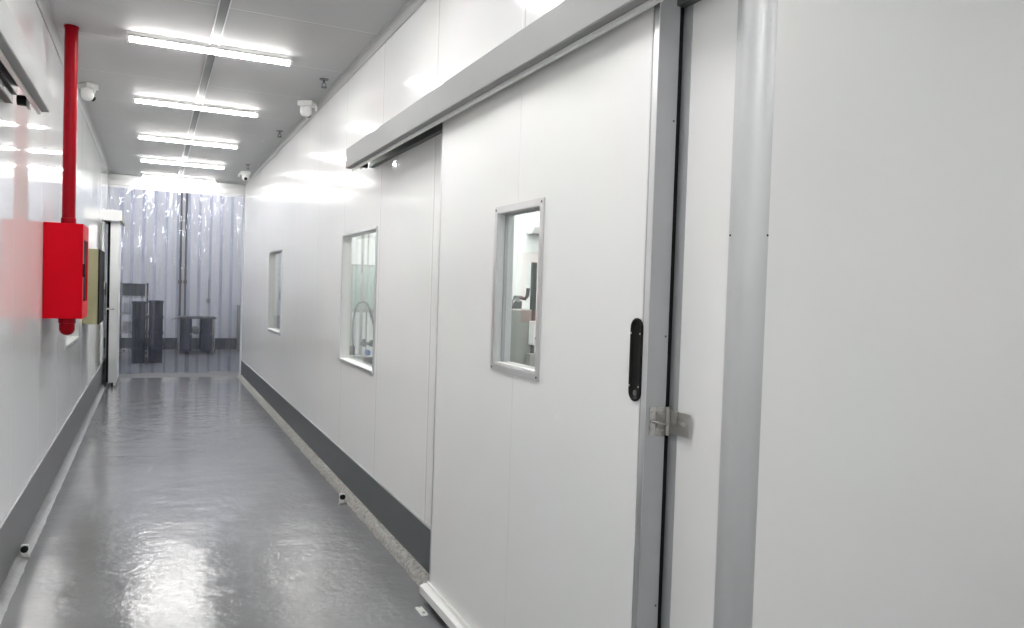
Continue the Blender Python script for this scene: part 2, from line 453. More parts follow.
# ceiling channel and cove strips
ch = MB().box((0.298, YB + 0.01, CE - 0.006), (0.346, YC - 0.02, CE - 0.001)).build('trim_4', M_dark)
struct(ch, 'dark narrow channel running along the middle of the ceiling', 'ceiling trim')
MB().box((0.292, YB + 0.01, CE - 0.01), (0.298, YC - 0.02, CE - 0.001)).build('channel_lip', M_alu, ch)
MB().box((0.346, YB + 0.01, CE - 0.01), (0.352, YC - 0.02, CE - 0.001)).build('channel_lip', M_alu, ch)
def cove(name, x, s, y0, y1, label):
    poly = [(x, CE - 0.001), (x, CE - 0.045), (x + s * 0.004, CE - 0.045)]
    for k in range(7):
        a = (PI / 2) * k / 6
        poly.append((x + s * (0.004 + 0.034 * (1 - math.cos(a))), CE - 0.04 + 0.034 * math.sin(a)))
    poly += [(x + s * 0.042, CE - 0.006), (x + s * 0.042, CE - 0.001)]
    return struct(MB().prism([(p[0], p[1]) for p in poly], 1, y0, y1).build(name, M_covestrip, smooth=True), label, 'ceiling trim')
cove('trim_5', XR - 0.001, -1, YN + R, YE, 'thin grey cove strip where the ceiling meets the window wall')
cove('trim_6', XL + 0.001, 1, YB, YE, 'thin grey cove strip where the ceiling meets the fire cabinet wall')
# jamb strips round the doorway, behind the sliding door
jm = MB()
jm.box((XR - 0.002, 1.566, 0.0), (XR - 0.0005, 1.75, 2.30))
jm.box((XR - 0.004, 1.75, 2.12), (XR - 0.0005, 3.10, 2.30))
jm.box((XR - 0.004, 3.06, 0.0), (XR - 0.0005, 3.10, 2.12))
struct(jm.build('trim_7', M_alud), 'grey metal doorway lining showing as a thin strip past the door edge', 'door trim')

# ------------------------------------------------------------------ windows
def window(name, x, s, w, label, depth=0.04, rim=0.012):
    y0, y1, z0, z1 = w
    root = thing(name, (x, (y0 + y1) / 2, z0), label, 'window', kind='structure')
    ox, oy, oz = root.location
    def rel(mb): bmesh.ops.translate(mb.bm, vec=(-ox, -oy, -oz), verts=mb.bm.verts); return mb
    f = MB()
    a, b = sorted((x - s * 0.0, x - s * 0.008))
    f.plate(0, a, b, (y0 - rim, y1 + rim), (z0 - rim, z1 + rim), [(y0 + 0.004, y1 - 0.004, z0 + 0.004, z1 - 0.004)])
    rel(f).build('window_frame', M_alu, root)
    f = MB()
    a, b = sorted((x, x + s * 0.06))
    f.plate(0, a, b, (y0, y1), (z0, z1), [(y0 + 0.006, y1 - 0.006, z0 + 0.006, z1 - 0.006)])
    rel(f).build('window_reveal', M_reveal, root)
    sl = MB().box((min(x - s * 0.012, x + s * 0.058), y0 + 0.007, z0 + 0.0065), (max(x - s * 0.012, x + s * 0.058), y1 - 0.007, z0 + 0.014), 0.003)
    rel(sl).build('window_sill', M_whitemetal, root)
    a, b = sorted((x + s * depth, x + s * (depth + 0.005)))
    rel(MB().box((a, y0 + 0.0065, z0 + 0.015), (b, y1 - 0.0065, z1 - 0.0065))).build('window_pane', M_glass, root)
    return root
window('window_1', XR, 1, W2, 'tall window with a hose looped behind its glass, nearer of two in the wall')
window('window_2', XR, 1, W3, 'narrow looking window farther along the wall, beyond the hose window')
window('window_3', XL, -1, WL, 'window mostly hidden behind the red fire cabinet')
# dim store behind that window
sr = MB().plate(0, XL - 1.6, XL - 1.5, (6.0, 8.2), (0.0, CE), [])
sr.box((XL - 1.5, 6.0, 0), (XL - 0.0605, 6.1, CE)); sr.box((XL - 1.5, 8.1, 0), (XL - 0.0605, 8.2, CE)); sr.box((XL - 1.5, 6.1, CE), (XL - 0.0605, 8.1, CE + 0.1)); sr.box((XL - 1.5, 6.1, -0.1), (XL - 0.0605, 8.1, 0))
struct(sr.build('wall_store', M_roomwall), 'walls of the unlit store behind the fire cabinet window', 'wall')

# ------------------------------------------------------------------ the big sliding door
DX0, DX1, DY0, DY1, DZ0, DZ1 = 1.14, 1.202, 1.594, 3.184, 0.055, 2.30
door = thing('door_1', (1.173, 2.385, 0), 'large white sliding door with a small window and black grip', 'sliding door', kind='structure')
def dpart(mb, name, m, label=None, smooth=False, parent=None):
    # vertices are given in world coordinates; the door's empty is the origin of each part
    bmesh.ops.translate(mb.bm, vec=(-1.173, -2.385, 0), verts=mb.bm.verts)
    o = mb.build(name, m, parent or door, smooth)
    if label: o['label'] = label
    return o
dw = (2.205, 2.55, 1.133, 1.69)
grip_y, grip_z0, grip_z1, grip_r = 1.643, 1.127, 1.344, 0.027
pm = MB().plate(0, DX0, DX1, (DY0 + 0.03, DY1 - 0.012), (DZ0, DZ1), [dw])
p = dpart(pm, 'door_panel', M_door)
# panel joints are measured from the door's own origin
for n in M_door.node_tree.nodes:
    if n.type == 'MATH' and n.operation == 'SUBTRACT' and abs(n.inputs[1].default_value - 2.385) < 1e-4: n.inputs[1].default_value = 0.0
e = MB()
e.box((DX0, DY0, DZ0), (DX1, DY0 + 0.0295, DZ1), 0.0015)
dpart(e, 'edge_profile', M_alud, 'grey aluminium closing edge')
e = MB(); e.box((DX0 - 0.0022, DY0 - 0.0005, DZ0), (DX0 - 0.0002, DY0 + 0.020, DZ1), 0.0006)
dpart(e, 'edge_strip', M_alu)
e = MB(); e.box((DX0 - 0.0015, DY1 - 0.0118, DZ0), (DX1, DY1, DZ1), 0.0015)
dpart(e, 'trailing_edge_profile', M_alu)
# bottom rail, stepped
e = MB().prism([(1.100, 0.046), (1.100, 0.080), (1.118, 0.087), (1.1395, 0.087), (1.1395, 0.046)], 1, DY0, DY1 + 0.012)
dpart(e, 'bottom_rail', M_whitemetal)
e = MB().box((1.128, DY0, 0.0872), (1.1395, DY1, 0.099), 0.004)
dpart(e, 'bottom_bead', M_whitemetal)
e = MB().box((DX0 + 0.005, DY0 + 0.01, 0.02), (DX1 - 0.005, DY1 - 0.01, DZ0 - 0.001))
dpart(e, 'bottom_seal', M_seal)
# closing gasket on the wall side of the leading edge
e = MB().box((DX1 + 0.0002, DY0 + 0.004, DZ0), (XR - 0.0045, DY0 + 0.05, DZ1))
dpart(e, 'gasket', M_seal)
# window of the door
rim = 0.02
e = MB().plate(0, DX0 - 0.006, DX0 - 0.0002, (dw[0] - rim, dw[1] + rim), (dw[2] - rim, dw[3] + rim), [(dw[0] + 0.004, dw[1] - 0.004, dw[2] + 0.004, dw[3] - 0.004)])
e.plate(0, DX0 - 0.0002, DX1, (dw[0] + 0.0002, dw[1] - 0.0002), (dw[2] + 0.0002, dw[3] - 0.0002), [(dw[0] + 0.006, dw[1] - 0.006, dw[2] + 0.006, dw[3] - 0.006)])
wf = dpart(e, 'window_frame', M_alu)
for yy in (dw[0] - 0.008, dw[1] + 0.008):
    for zz in (dw[2] - 0.008, dw[3] + 0.008):
        s_ = MB().cyl((DX0 - 0.006, yy, zz), (DX0 - 0.0078, yy, zz), 0.004, seg=12)
        o = dpart(s_, 'frame_screw', M_dgrey, parent=wf)
e = MB().plate(0, DX0 + 0.024, DX0 + 0.036, (dw[0] + 0.0065, dw[1] - 0.0065), (dw[2] + 0.0065, dw[3] - 0.0065), [(dw[0] + 0.012, dw[1] - 0.012, dw[2] + 0.012, dw[3] - 0.012)])
dpart(e, 'glazing_bead', M_alud, parent=wf)
e = MB().box((DX0 + 0.001, dw[0] + 0.0065, dw[2] + 0.0065), (DX1 - 0.004, dw[1] - 0.0065, dw[2] + 0.012), 0.002)
dpart(e, 'sill', M_whitemetal, parent=wf)
e = MB().box((DX0 + 0.037, dw[0] + 0.007, dw[2] + 0.0125), (DX0 + 0.042, dw[1] - 0.007, dw[3] - 0.007))
dpart(e, 'window_pane', M_glass)
# recessed black grip: stadium rim round a dished cup
def stadium(r, y, z0, z1, n=14):
    pts = []
    for k in range(n + 1):
        a = PI * k / n
        pts.append((y + r * math.cos(a), z1 - grip_r + r * math.sin(a)))
    for k in range(n + 1):
        a = PI + PI * k / n
        pts.append((y + r * math.cos(a), z0 + grip_r + r * math.sin(a)))
    return pts
def grip():
    m = MB(); bm = m.bm
    lv = [(grip_r, DX0 - 0.0003), (grip_r, DX0 - 0.004), (grip_r - 0.003, DX0 - 0.006), (grip_r - 0.008, DX0 - 0.005), (grip_r - 0.011, DX0 - 0.001), (grip_r - 0.013, DX0 - 0.0006)]
    rings = [[bm.verts.new((x, p[0], p[1])) for p in stadium(r, grip_y, grip_z0, grip_z1)] for r, x in lv]
    n = len(rings[0])
    for i in range(len(rings) - 1):
        for k in range(n): bm.faces.new((rings[i][k], rings[i][(k + 1) % n], rings[i + 1][(k + 1) % n], rings[i + 1][k]))
    bm.faces.new(rings[-1]); bm.faces.new(rings[0][::-1])
    return m
gp = dpart(grip(), 'door_grip', M_seal, 'black recessed grip', smooth=True)
for yy in (-0.021, 0.021):
    for zz in (grip_z0 + 0.04, grip_z1 - 0.04):
        dpart(MB().cyl((DX0 - 0.0055, grip_y + yy, zz), (DX0 - 0.0068, grip_y + yy, zz), 0.0028, seg=10), 'grip_screw', M_steel, parent=gp)
e = MB(); e.cyl((DX0 - 0.0008, grip_y, grip_z0 + 0.022), (DX0 - 0.0025, grip_y, grip_z0 + 0.022), 0.008, seg=16)
dpart(e, 'grip_lock', M_dgrey, parent=gp)
# hasp: plate on the closing edge, knuckle, slotted strap reaching over the jamb
hz0, hz1 = 1.045, 1.118
e = MB().box((1.150, DY0 - 0.0035, hz0), (1.200, DY0 - 0.0008, hz1), 0.001)
e.cyl((1.205, DY0 - 0.006, hz0), (1.205, DY0 - 0.006, hz1), 0.0055, seg=14)
hp = dpart(e, 'hasp', M_steel, 'worn stainless hasp plate', smooth=True)
e = MB().plate(0, 1.2085, 1.2115, (1.505, DY0 - 0.006), (hz0 + 0.006, hz1 - 0.008), [(1.522, 1.552, 1.076, 1.088)])
dpart(e, 'hasp_strap', M_steel, parent=hp)
e = MB().tube([(1.156, DY0 - 0.006, 1.083), (1.164, DY0 - 0.011, 1.082), (1.178, DY0 - 0.013, 1.077), (1.19, DY0 - 0.012, 1.074), (1.199, DY0 - 0.007, 1.074)], 0.0045)
dpart(e, 'hasp_bolt', M_steel, smooth=True, parent=hp)
for xx, zz in ((1.156, 1.056), (1.156, 1.108), (1.191, 1.056), (1.191, 1.108)):
    dpart(MB().sphere((xx, DY0 - 0.0036, zz), 0.004, (1, 0.5, 1), 12, 8), 'hasp_screw', M_steel, smooth=True, parent=hp)
for zz in (0.6, 1.30, 1.85):
    dpart(MB().sphere((1.193, DY0 - 0.0003, zz), 0.003, (1, 0.5, 1), 10, 6), 'edge_screw', M_dgrey, smooth=True)

# ------------------------------------------------------------------ sliding door tracks
def track(name, x, s, y0, y1, label, dep=0.16, roller=True, zt=2.252, zb=2.13, group=None, capped=False):
    """x: wall face, s: +1 towards +x. y1 is the open end one looks into"""
    root = thing(name, (x, (y0 + y1) / 2, zb), label, 'door track', group)
    oy = (y0 + y1) / 2
    def rel(mb): bmesh.ops.translate(mb.bm, vec=(-x, -oy, -zb), verts=mb.bm.verts); return mb
    X = lambda d: x + s * d
    # folded sheet cover: sloped top, tall front, bottom return, small bright lip
    out = [(0.0005, zt + 0.012), (0.06, zt + 0.012), (dep - 0.006, zt), (dep, zt - 0.006), (dep, zb + 0.004), (dep - 0.003, zb), (dep - 0.032, zb), (dep - 0.032, zb + 0.004), (dep - 0.004, zb + 0.006), (dep - 0.004, zt - 0.008), (0.06, zt + 0.008), (0.0005, zt + 0.008)]
    rel(MB().prism([(X(a), b) for a, b in out], 1, y0, y1)).build('track_cover', M_track, root)
    lip = [(dep - 0.0325, zb + 0.02), (dep - 0.0325, zb - 0.010), (dep - 0.046, zb - 0.012), (dep - 0.046, zb + 0.02)]
    rel(MB().prism([(X(a), b) for a, b in lip], 1, y0, y1)).build('track_lip', M_whitemetal, root)
    tr = [(0.030, zb + 0.10), (0.030, zb + 0.05), (0.045, zb + 0.05), (0.045, zb + 0.088), (0.09, zb + 0.088), (0.09, zb + 0.10)]
    rel(MB().prism([(X(a), b) for a, b in tr], 1, y0, y1 - 0.05)).build('running_rail', M_dark, root)
    rel(MB().box((min(X(0.001), X(0.030)), y0, zb + 0.01), (max(X(0.001), X(0.030)), y1 - 0.06, zb + 0.11))).build('back_plate', M_dgrey, root)
    if capped:
        rel(MB().box((min(X(0.001), X(dep)), y0 - 0.006, zb - 0.01), (max(X(0.001), X(dep)), y0 - 0.0005, zt + 0.014), 0.002)).build('end_cap', M_whitemetal, root)
    if roller:
        g = MB().cyl((X(0.050), y1 - 0.10, zb + 0.02), (X(0.085), y1 - 0.10, zb + 0.02), 0.022, seg=20, bev=0.003)
        rel(g).build('end_buffer', M_black, root)
        g = MB().box((min(X(0.088), X(0.100)), y1 - 0.13, zb - 0.012), (max(X(0.088), X(0.100)), y1 - 0.08, zb + 0.087), 0.003)
        rel(g).build('buffer_bracket', M_whitemetal, root)
    return root
track('door_track', XR, -1, 1.43, 4.70, 'long folded metal track cover above the big white sliding door')
track('door_track', XL, 1, 1.2, 3.95, 'metal track cover on the cabinet wall, nearer than the red pipe')

# ------------------------------------------------------------------ far sliding door on the cabinet wall
track('door_track', XL, 1, 10.92, YE + 0.06, 'short looking track cover above the far white door by the curtain', dep=0.215, roller=False, zt=2.27, zb=2.16, capped=True)
fd = thing('door_2', (-0.47, 11.65, 0), 'far white sliding door slid open next to the strip curtain', 'sliding door', kind='structure')
def fpart(mb, name, m, parent=None, smooth=False):
    bmesh.ops.translate(mb.bm, vec=(0.47, -11.65, 0), verts=mb.bm.verts)
    return mb.build(name, m, parent or fd, smooth)
fpart(MB().box((-0.506, 11.22, 0.05), (-0.415, YE + 0.04, 2.15), 0.003), 'door_panel', M_door2)
fpart(MB().box((-0.510, 11.205, 0.05), (-0.411, 11.219, 2.15), 0.002), 'edge_profile', M_alu)
fpart(MB().box((-0.54, 11.23, 0.05), (-0.507, YE, 2.15)), 'gasket', M_seal)
fpart(MB().tube([(-0.46, 11.204, 1.02), (-0.46, 11.16, 1.02), (-0.50, 11.16, 1.02), (-0.54, 11.18, 1.02)], 0.012), 'door_handle', M_steel, smooth=True)
w_ = fpart(MB().box((-0.445, 11.12, 0.018), (-0.425, 11.26, 0.06), 0.003), 'guide_bracket', M_whitemetal)
fpart(MB().cyl((-0.448, 11.16, 0.03), (-0.475, 11.16, 0.03), 0.028, seg=18, bev=0.003), 'guide_wheel', M_black, smooth=True)
struct(MB().box((XL + 0.001, 11.02, 0.32), (XL + 0.012, 11.30, 2.14), 0.002).build('trim_8', M_whitemetal), 'white doorway lining beside the far sliding door', 'door trim')

# ------------------------------------------------------------------ floor guides
def stopper(loc, s, label):
    t = thing('door_stopper', loc, label, 'door stopper', 'floor stoppers for the sliding doors')
    MB().box((-0.022, -0.016, 0), (0.022, 0.016, 0.006), 0.001).build('base_plate', M_steel, t)
    MB().box((-0.018, -0.004, 0.006), (0.018, 0.008, 0.068), 0.004).build('bracket', M_whitemetal, t)
    MB().cyl((0, -0.0045, 0.048), (0, -0.022, 0.048), 0.017, seg=20, bev=0.003).build('rubber_buffer', M_black, t, True)
    return t
stopper((1.128, 4.86, 0), 1, 'small metal door stopper with black buffer by the window wall kerb')
t = stopper((-0.553, 4.40, 0.004), 1, 'small black door stopper on the floor under the red cabinet')
fg = thing('floor_guide', (1.076, 3.10, 0), 'small white guide plate screwed to the floor beside the door foot', 'floor guide')
MB().box((-0.012, -0.045, 0), (0.018, 0.045, 0.008), 0.002).build('plate', M_whitemetal, fg)
for yy in (-0.028, 0.028): MB().cyl((0.002, yy, 0.008), (0.002, yy, 0.013), 0.007, seg=6).build('bolt', M_steel, fg)

# ------------------------------------------------------------------ fire cabinet and riser
cab = thing('fire_cabinet', (-0.48, 5.38, 1.16), 'bright red fire hose cabinet fixed on the white wall', 'fire cabinet')
def cpart(mb, name, m, parent=None, smooth=False):
    bmesh.ops.translate(mb.bm, vec=(0.48, -5.38, -1.16), verts=mb.bm.verts)
    return mb.build(name, m, parent or cab, smooth)
CY0, CY1, CZ0, CZ1, CX1 = 5.2, 5.62, 1.16, 1.726, -0.384
cpart(MB().box((XL + 0.001, CY0, CZ0), (CX1 - 0.012, CY1, CZ1), 0.003), 'body', M_red)
cd = cpart(MB().plate(0, CX1 - 0.0118, CX1 + 0.004, (CY0, CY1), (CZ0, CZ1), [(CY0 + 0.06, CY1 - 0.06, CZ0 + 0.10, CZ1 - 0.09)]), 'door', M_red)
cpart(MB().box((CX1 - 0.008, CY0 + 0.0605, CZ0 + 0.1005), (CX1 - 0.002, CY1 - 0.0605, CZ1 - 0.0905)), 'dark_glass', M_seal, cd)
cpart(MB().box((CX1 + 0.0042, CY0 + 0.02, CZ0 + 0.25), (CX1 + 0.016, CY0 + 0.035, CZ0 + 0.33), 0.003), 'latch', M_black, cd)
cpart(MB().lathe([(0.004, -0.103), (0.020, -0.099), (0.034, -0.088), (0.042, -0.068), (0.042, -0.001)], (-0.463, 5.27, CZ0), 28), 'pipe_stub', M_redpipe, smooth=True)
cpart(MB().cyl((-0.463, 5.27, CZ0 - 0.03), (-0.463, 5.27, CZ0 - 0.0005), 0.047, seg=24, bev=0.003), 'collar', M_redpipe, smooth=True)
rp = thing('riser_pipe', (-0.463, 5.27, CZ1), 'dark red sprinkler pipe rising from the red cabinet to the ceiling', 'pipe')
MB().cyl((0, 0, 0.002), (0, 0, CE - CZ1 - 0.001), 0.036, seg=28).build('pipe', M_redpipe, rp, True)
MB().cyl((0, 0, 0.001), (0, 0, 0.035), 0.041, seg=28, bev=0.003).build('collar', M_redpipe, rp, True)
MB().cyl((0, 0, CE - CZ1 - 0.016), (0, 0, CE - CZ1 - 0.0015), 0.040, seg=28, bev=0.004).build('ceiling_flange', M_redpipe, rp, True)

ob = thing('control_cabinet', (-0.51, 8.4, 0.98), 'olive metal control box with black front on the wall past the red cabinet', 'control cabinet')
MB().box((XL + 0.51 + 0.001, -0.38, 0), (0.048, 0.42, 0.70), 0.004).build('body', M_olive, ob)
MB().box((0.0485, -0.38, 0.0), (0.060, 0.42, 0.70), 0.003).build('door', M_seal, ob)
MB().box((0.0602, 0.30, 0.32), (0.072, 0.33, 0.40), 0.003).build('latch', M_steel, ob)

# ------------------------------------------------------------------ ceiling lamps
def make_lamp():
    t = thing('ceiling_light', (0.317, 0, CE), 'x', 'ceiling light', 'white tube lights along the corridor ceiling')
    MB().prism([(-0.042, -0.001), (0.042, -0.001), (0.036, -0.016), (-0.036, -0.016)], 0, -0.485, 0.485).build('housing', M_whitemetal, t)
    for y in (-0.019, 0.019):
        tb = MB().prism([(y + 0.0155 * math.cos(PI + PI * k / 10), -0.030 + 0.018 * math.sin(PI + PI * k / 10)) for k in range(11)], 0, -0.47, 0.47).build('tube', M_tube, t, True)
        MB().prism([(y + 0.0155 * math.cos(PI * k / 10), -0.0298 + 0.0125 * math.sin(PI * k / 10)) for k in range(11)], 0, -0.47, 0.47).build('tube_back', M_white, tb, True)
    for x in (-0.485, 0.470):
        MB().box((x, -0.036, -0.050), (x + 0.015, 0.036, -0.0165), 0.003).build('end_cap', M_white, t)
    return t
proto = make_lamp()
names = ['nearest and longest looking tube light on the ceiling, by the red pipe', 'second tube light along the ceiling from the red pipe', 'third tube light along the ceiling from the red pipe',
         'fourth tube light along the ceiling, next but one before the curtain', 'tube light just in front of the strip curtain']
for i, y in enumerate((5.22, 6.97, 8.72, 10.38, 11.92)):
    o = proto if i == 0 else copy_tree(proto)
    o.location.y = y; o['label'] = names[i]
out = [(0.317, 3.47, 'tube light above the big sliding door, just out of view overhead'), (0.317, 1.72, 'tube light over the rounded corner post'),
       (0.317, -0.05, 'tube light over the viewer in the lobby'), (0.317, -1.8, 'tube light at the back of the lobby on the corridor line'),
       (2.6, -0.6, 'added unseen tube light in front of the plain corner wall'), (2.6, -2.2, 'added unseen tube light at the back of the side lobby')]  # second lobby row: unseen lamps added to light the near wall
for x, y, l in out:
    o = copy_tree(proto); o.location = (x, y, CE); o['label'] = l; o['group'] = 'tube lights of the lobby'
for k, (x, y, l) in enumerate([(2.2, 3.2, 'added unseen tube light in the room behind the sliding door'), (2.9, 5.6, 'added unseen tube light over the grey machine in the side room'), (3.6, 4.2, 'added unseen tube light towards the outer wall of the side room'), (3.5, 6.6, 'added unseen tube light close to the air conditioner'), (2.0, 4.9, 'added unseen tube light just inside the nearer wall window'), (2.0, 6.3, 'added unseen tube light over the hose stand in the side room'),  # side room lamps are unseen, added to brighten what the windows show
                  (2.2, 9.2, 'added unseen tube light in the room behind the farther window'), (2.2, 11.0, 'added unseen tube light by the end wall of the farther room')]):
    o = copy_tree(proto); o.location = (x, y, CE); o['label'] = l; o['group'] = 'added unseen tube lights of the side rooms'
for x, y, l in [(0.3, 14.6, 'added unseen tube light above the wire trolley'), (0.5, 16.1, 'added unseen tube light above the work table in the hall'), (3.4, 15.8, 'added unseen tube light in the hall towards the side wall'),  # no hall lamp is in view; these are added to brighten the far wall
                (-2.4, 15.9, 'added unseen tube light in the hall behind the far door'), (1.6, 16.4, 'added unseen tube light near the far hall wall'), (-0.2, 16.0, 'added unseen tube light before the twin conduits in the hall'), (-1.2, 14.4, 'added unseen tube light in the hall beside the trolley'), (2.6, 14.4, 'added unseen tube light in the hall above the locker')]:
    o = copy_tree(proto); o.location = (x, y, HC); o['label'] = l; o['group'] = 'added unseen tube lights of the hall'

# ------------------------------------------------------------------ cameras, sprinklers
def cctv(loc, rz, label):
    t = thing('security_camera', loc, label, 'security camera', 'white dome cameras at the ceiling edges', rz=rz)
    MB().box((-0.062, -0.05, -0.045), (0.062, 0.05, -0.001), 0.008).build('mount_box', M_white, t)
    h = MB().lathe([(0.018, -0.125), (0.034, -0.116), (0.044, -0.098), (0.047, -0.075), (0.045, -0.0455)], (0.005, 0, 0)).build('dome', M_white, t, True)
    MB().cyl((0.0, -0.036, -0.10), (0.0, -0.052, -0.107), 0.021, seg=18, bev=0.002).build('lens', M_black, h, True)
    MB().tube([(-0.06, 0, -0.03), (-0.075, 0, -0.034), (-0.082, 0.0, -0.05), (-0.08, 0, -0.078)], 0.009).build('cable_stub', M_white, t, True)
    return t
cctv((1.105, 6.36, CE), 2.6, 'white security camera on the ceiling edge above the windows')
cctv((1.09, 10.75, CE), 0.0, 'tiny white security camera on the ceiling edge by the curtain')
cctv((-0.478, 6.75, CE), 2.2, 'white security camera in the ceiling corner behind the red pipe')
def sprinkler(loc, label):
    t = thing('sprinkler', loc, label, 'sprinkler', 'sprinkler heads along the ceiling')
    MB().lathe([(0.030, -0.006), (0.034, -0.001)], (0, 0, 0)).build('escutcheon', M_dgrey, t, True)
    MB().cyl((0, 0, -0.030), (0, 0, -0.006), 0.008, seg=14).build('stem', M_dgrey, t, True)
    MB().tube([(-0.006, 0, -0.03), (-0.015, 0, -0.04), (-0.012, 0, -0.052), (0, 0, -0.058), (0.012, 0, -0.052), (0.015, 0, -0.04), (0.006, 0, -0.03)], 0.003, 8).build('yoke', M_dgrey, t, True)
    MB().lathe([(0.020, -0.063), (0.022, -0.0585)], (0, 0, 0)).build('deflector', M_dgrey, t, True)
    return t
sprinkler((1.095, 5.62, CE), 'sprinkler head nearest the big door track, before the first camera')
sprinkler((1.09, 7.72, CE), 'sprinkler head on the ceiling just past the first camera')
sprinkler((1.05, 10.1, CE), 'sprinkler head on the ceiling near the curtain camera')

# ------------------------------------------------------------------ strip curtain
cur = thing('strip_curtain', (0.3175, YC, 0), 'clear plastic strip curtain hanging across the end of the corridor', 'curtain')
MB().box((XL - 0.3175 + 0.002, -0.035, 2.735), (XR - 0.3175 - 0.002, -0.008, 2.80), 0.004).build('curtain_rail', M_whitemetal, cur)
MB().box((XL - 0.3175 + 0.002, -0.0075, 2.70), (XR - 0.3175 - 0.002, 0.004, 2.775), 0.002).build('clamp_bar', M_alu, cur)
NS = 12
pitch = (XR - XL - 0.02) / NS
for i in range(NS):
    m = MB(); bm = m.bm
    w = pitch * 1.28
    x0 = XL - 0.3175 + 0.01 + pitch * i - (w - pitch) / 2
    x0 = max(x0, XL - 0.3175 + 0.004); x1 = min(x0 + w, XR - 0.3175 - 0.004)
    nu, nv = 14, 150
    z1, z0 = 2.765, 0.07 + random.uniform(-0.015, 0.015)
    lay = (0.012 if i % 2 else 0.034)
    V = []
    ph = random.uniform(0, 50)
    sway = random.uniform(-0.012, 0.012)
    for b in range(nv + 1):
        v = b / nv; z = z1 + (z0 - z1) * v
        row = []
        top = math.exp(-v * v * 9.0)                # crumpled near the hanging rail, smoother below
        for a in range(nu + 1):
            u = a / nu
            bow = 0.010 * math.sin(PI * u) * (1 if i % 2 else -1)
            q = Vector((u * 1.5 + ph, z * 2.6, ph))
            dy = bow + (0.004 + 0.030 * top) * noise.noise(q) + (0.0012 + 0.008 * top) * noise.noise(q * 2.3) + 0.004 * noise.noise(Vector((u * 5 + ph, z * 0.35, 3.0)))
            dy *= min(1.0, v * 14)
            row.append(bm.verts.new((x0 + (x1 - x0) * u + sway * v, 0.012 + lay + dy, z)))
        V.append(row)
    for b in range(nv):
        for a in range(nu):
            bm.faces.new((V[b][a], V[b][a + 1], V[b + 1][a + 1], V[b + 1][a]))
    m.build('strip', M_pvc, cur, True)

# ------------------------------------------------------------------ hall beyond the curtain
tr = thing('wire_trolley', (-0.30, 14.95, 0), 'tall steel wire trolley behind the curtain next to the far door', 'trolley')
for x in (-0.215, 0.215):
    for y in (-0.2, 0.2):
        l = MB().cyl((x, y, 0.10), (x, y, 1.36), 0.014, seg=12).build('post', M_dark, tr, True)
        MB().cyl((x - 0.012, y, 0.04), (x + 0.012, y, 0.04), 0.04, seg=16, bev=0.004).build('caster', M_black, tr, True)
        MB().box((x - 0.018, y - 0.012, 0.075), (x + 0.018, y + 0.012, 0.1)).build('caster_fork', M_steel, tr)
for z in (0.16, 0.48, 0.80, 1.10):
    s_ = MB()
    s_.box((-0.23, -0.215, z), (0.23, -0.2, z + 0.03)); s_.box((-0.23, 0.2, z), (0.23, 0.215, z + 0.03))
    s_.box((-0.23, -0.2, z), (-0.215, 0.2, z + 0.03)); s_.box((0.215, -0.2, z), (0.23, 0.2, z + 0.03))
    for k in range(12):
        x = -0.19 + k * 0.0345
        s_.cyl((x, -0.2, z + 0.015), (x, 0.2, z + 0.015), 0.004, seg=6)
    s_.build('wire_shelf', M_steel, tr)
MB().tube([(-0.215, -0.2, 1.355), (-0.215, -0.2, 1.39), (-0.215, 0.2, 1.39), (-0.215, 0.2, 1.355)], 0.012).build('push_bar', M_steel, tr, True)
bx_ = thing('steel_crate', (-0.30, 14.95, 1.1325), 'shallow steel crate on the top shelf of the wire trolley', 'crate')
c_ = MB().plate(2, 0, 0.006, (-0.18, 0.18), (-0.16, 0.16), [])
for a in (-0.18, 0.172): c_.box((a, -0.16, 0.006), (a + 0.008, 0.16, 0.20))
for a in (-0.16, 0.152): c_.box((-0.172, a, 0.006), (0.172, a + 0.008, 0.20))
c_.build('body', M_dgrey, bx_)
MB().plate(2, 0.2002, 0.214, (-0.195, 0.195), (-0.175, 0.175), [(-0.17, 0.17, -0.15, 0.15)]).build('rim', M_dark, bx_)
tag(MB().box((-0.08, -0.06, 0), (0.08, 0.06, 0.22), 0.01).build('carton', M_paper, loc=None), 'small pale carton standing in the steel crate', 'carton').location = (-0.24, 14.95, 1.1395)
for k, (z, wx, l) in enumerate([(0.8325, 0.0, 'pale carton on the shelf under the steel crate'), (0.5125, -0.05, 'pale carton on the low shelf of the wire trolley')]):
    c_ = MB().box((-0.10, -0.12, 0), (0.10, 0.12, 0.17), 0.006)
    o = tag(c_.build('carton', M_paper), l, 'carton', 'cartons on the wire trolley'); o.location = (-0.36 + wx * 0.3, 14.98, z)
def crate(loc, w, d, h, label):
    t = thing('plastic_bin', loc, label, 'bin', 'dark stacked bins by the trolley')
    m = MB()
    m.plate(2, 0, 0.012, (-w / 2, w / 2), (-d / 2, d / 2), [])
    for a in (-w / 2, w / 2 - 0.01): m.box((a, -d / 2, 0.012), (a + 0.01, d / 2, h))
    for a in (-d / 2, d / 2 - 0.01): m.box((-w / 2 + 0.01, a, 0.012), (w / 2 - 0.01, a + 0.01, h))
    for k in range(3):
        z = h * (0.25 + 0.22 * k); m.box((-w / 2 + 0.02, -d / 2 - 0.006, z), (w / 2 - 0.02, -d / 2 - 0.0002, z + 0.015))
    m.build('body', M_bin, t)
    MB().plate(2, h - 0.03, h - 0.002, (-w / 2 - 0.012, w / 2 + 0.012), (-d / 2 - 0.012, d / 2 + 0.012), [(-w / 2 - 0.0005, w / 2 + 0.0005, -d / 2 - 0.0005, d / 2 + 0.0005)]).build('rim', M_navy, t)
    return t
lev = ['lowest', 'second', 'third', 'topmost']
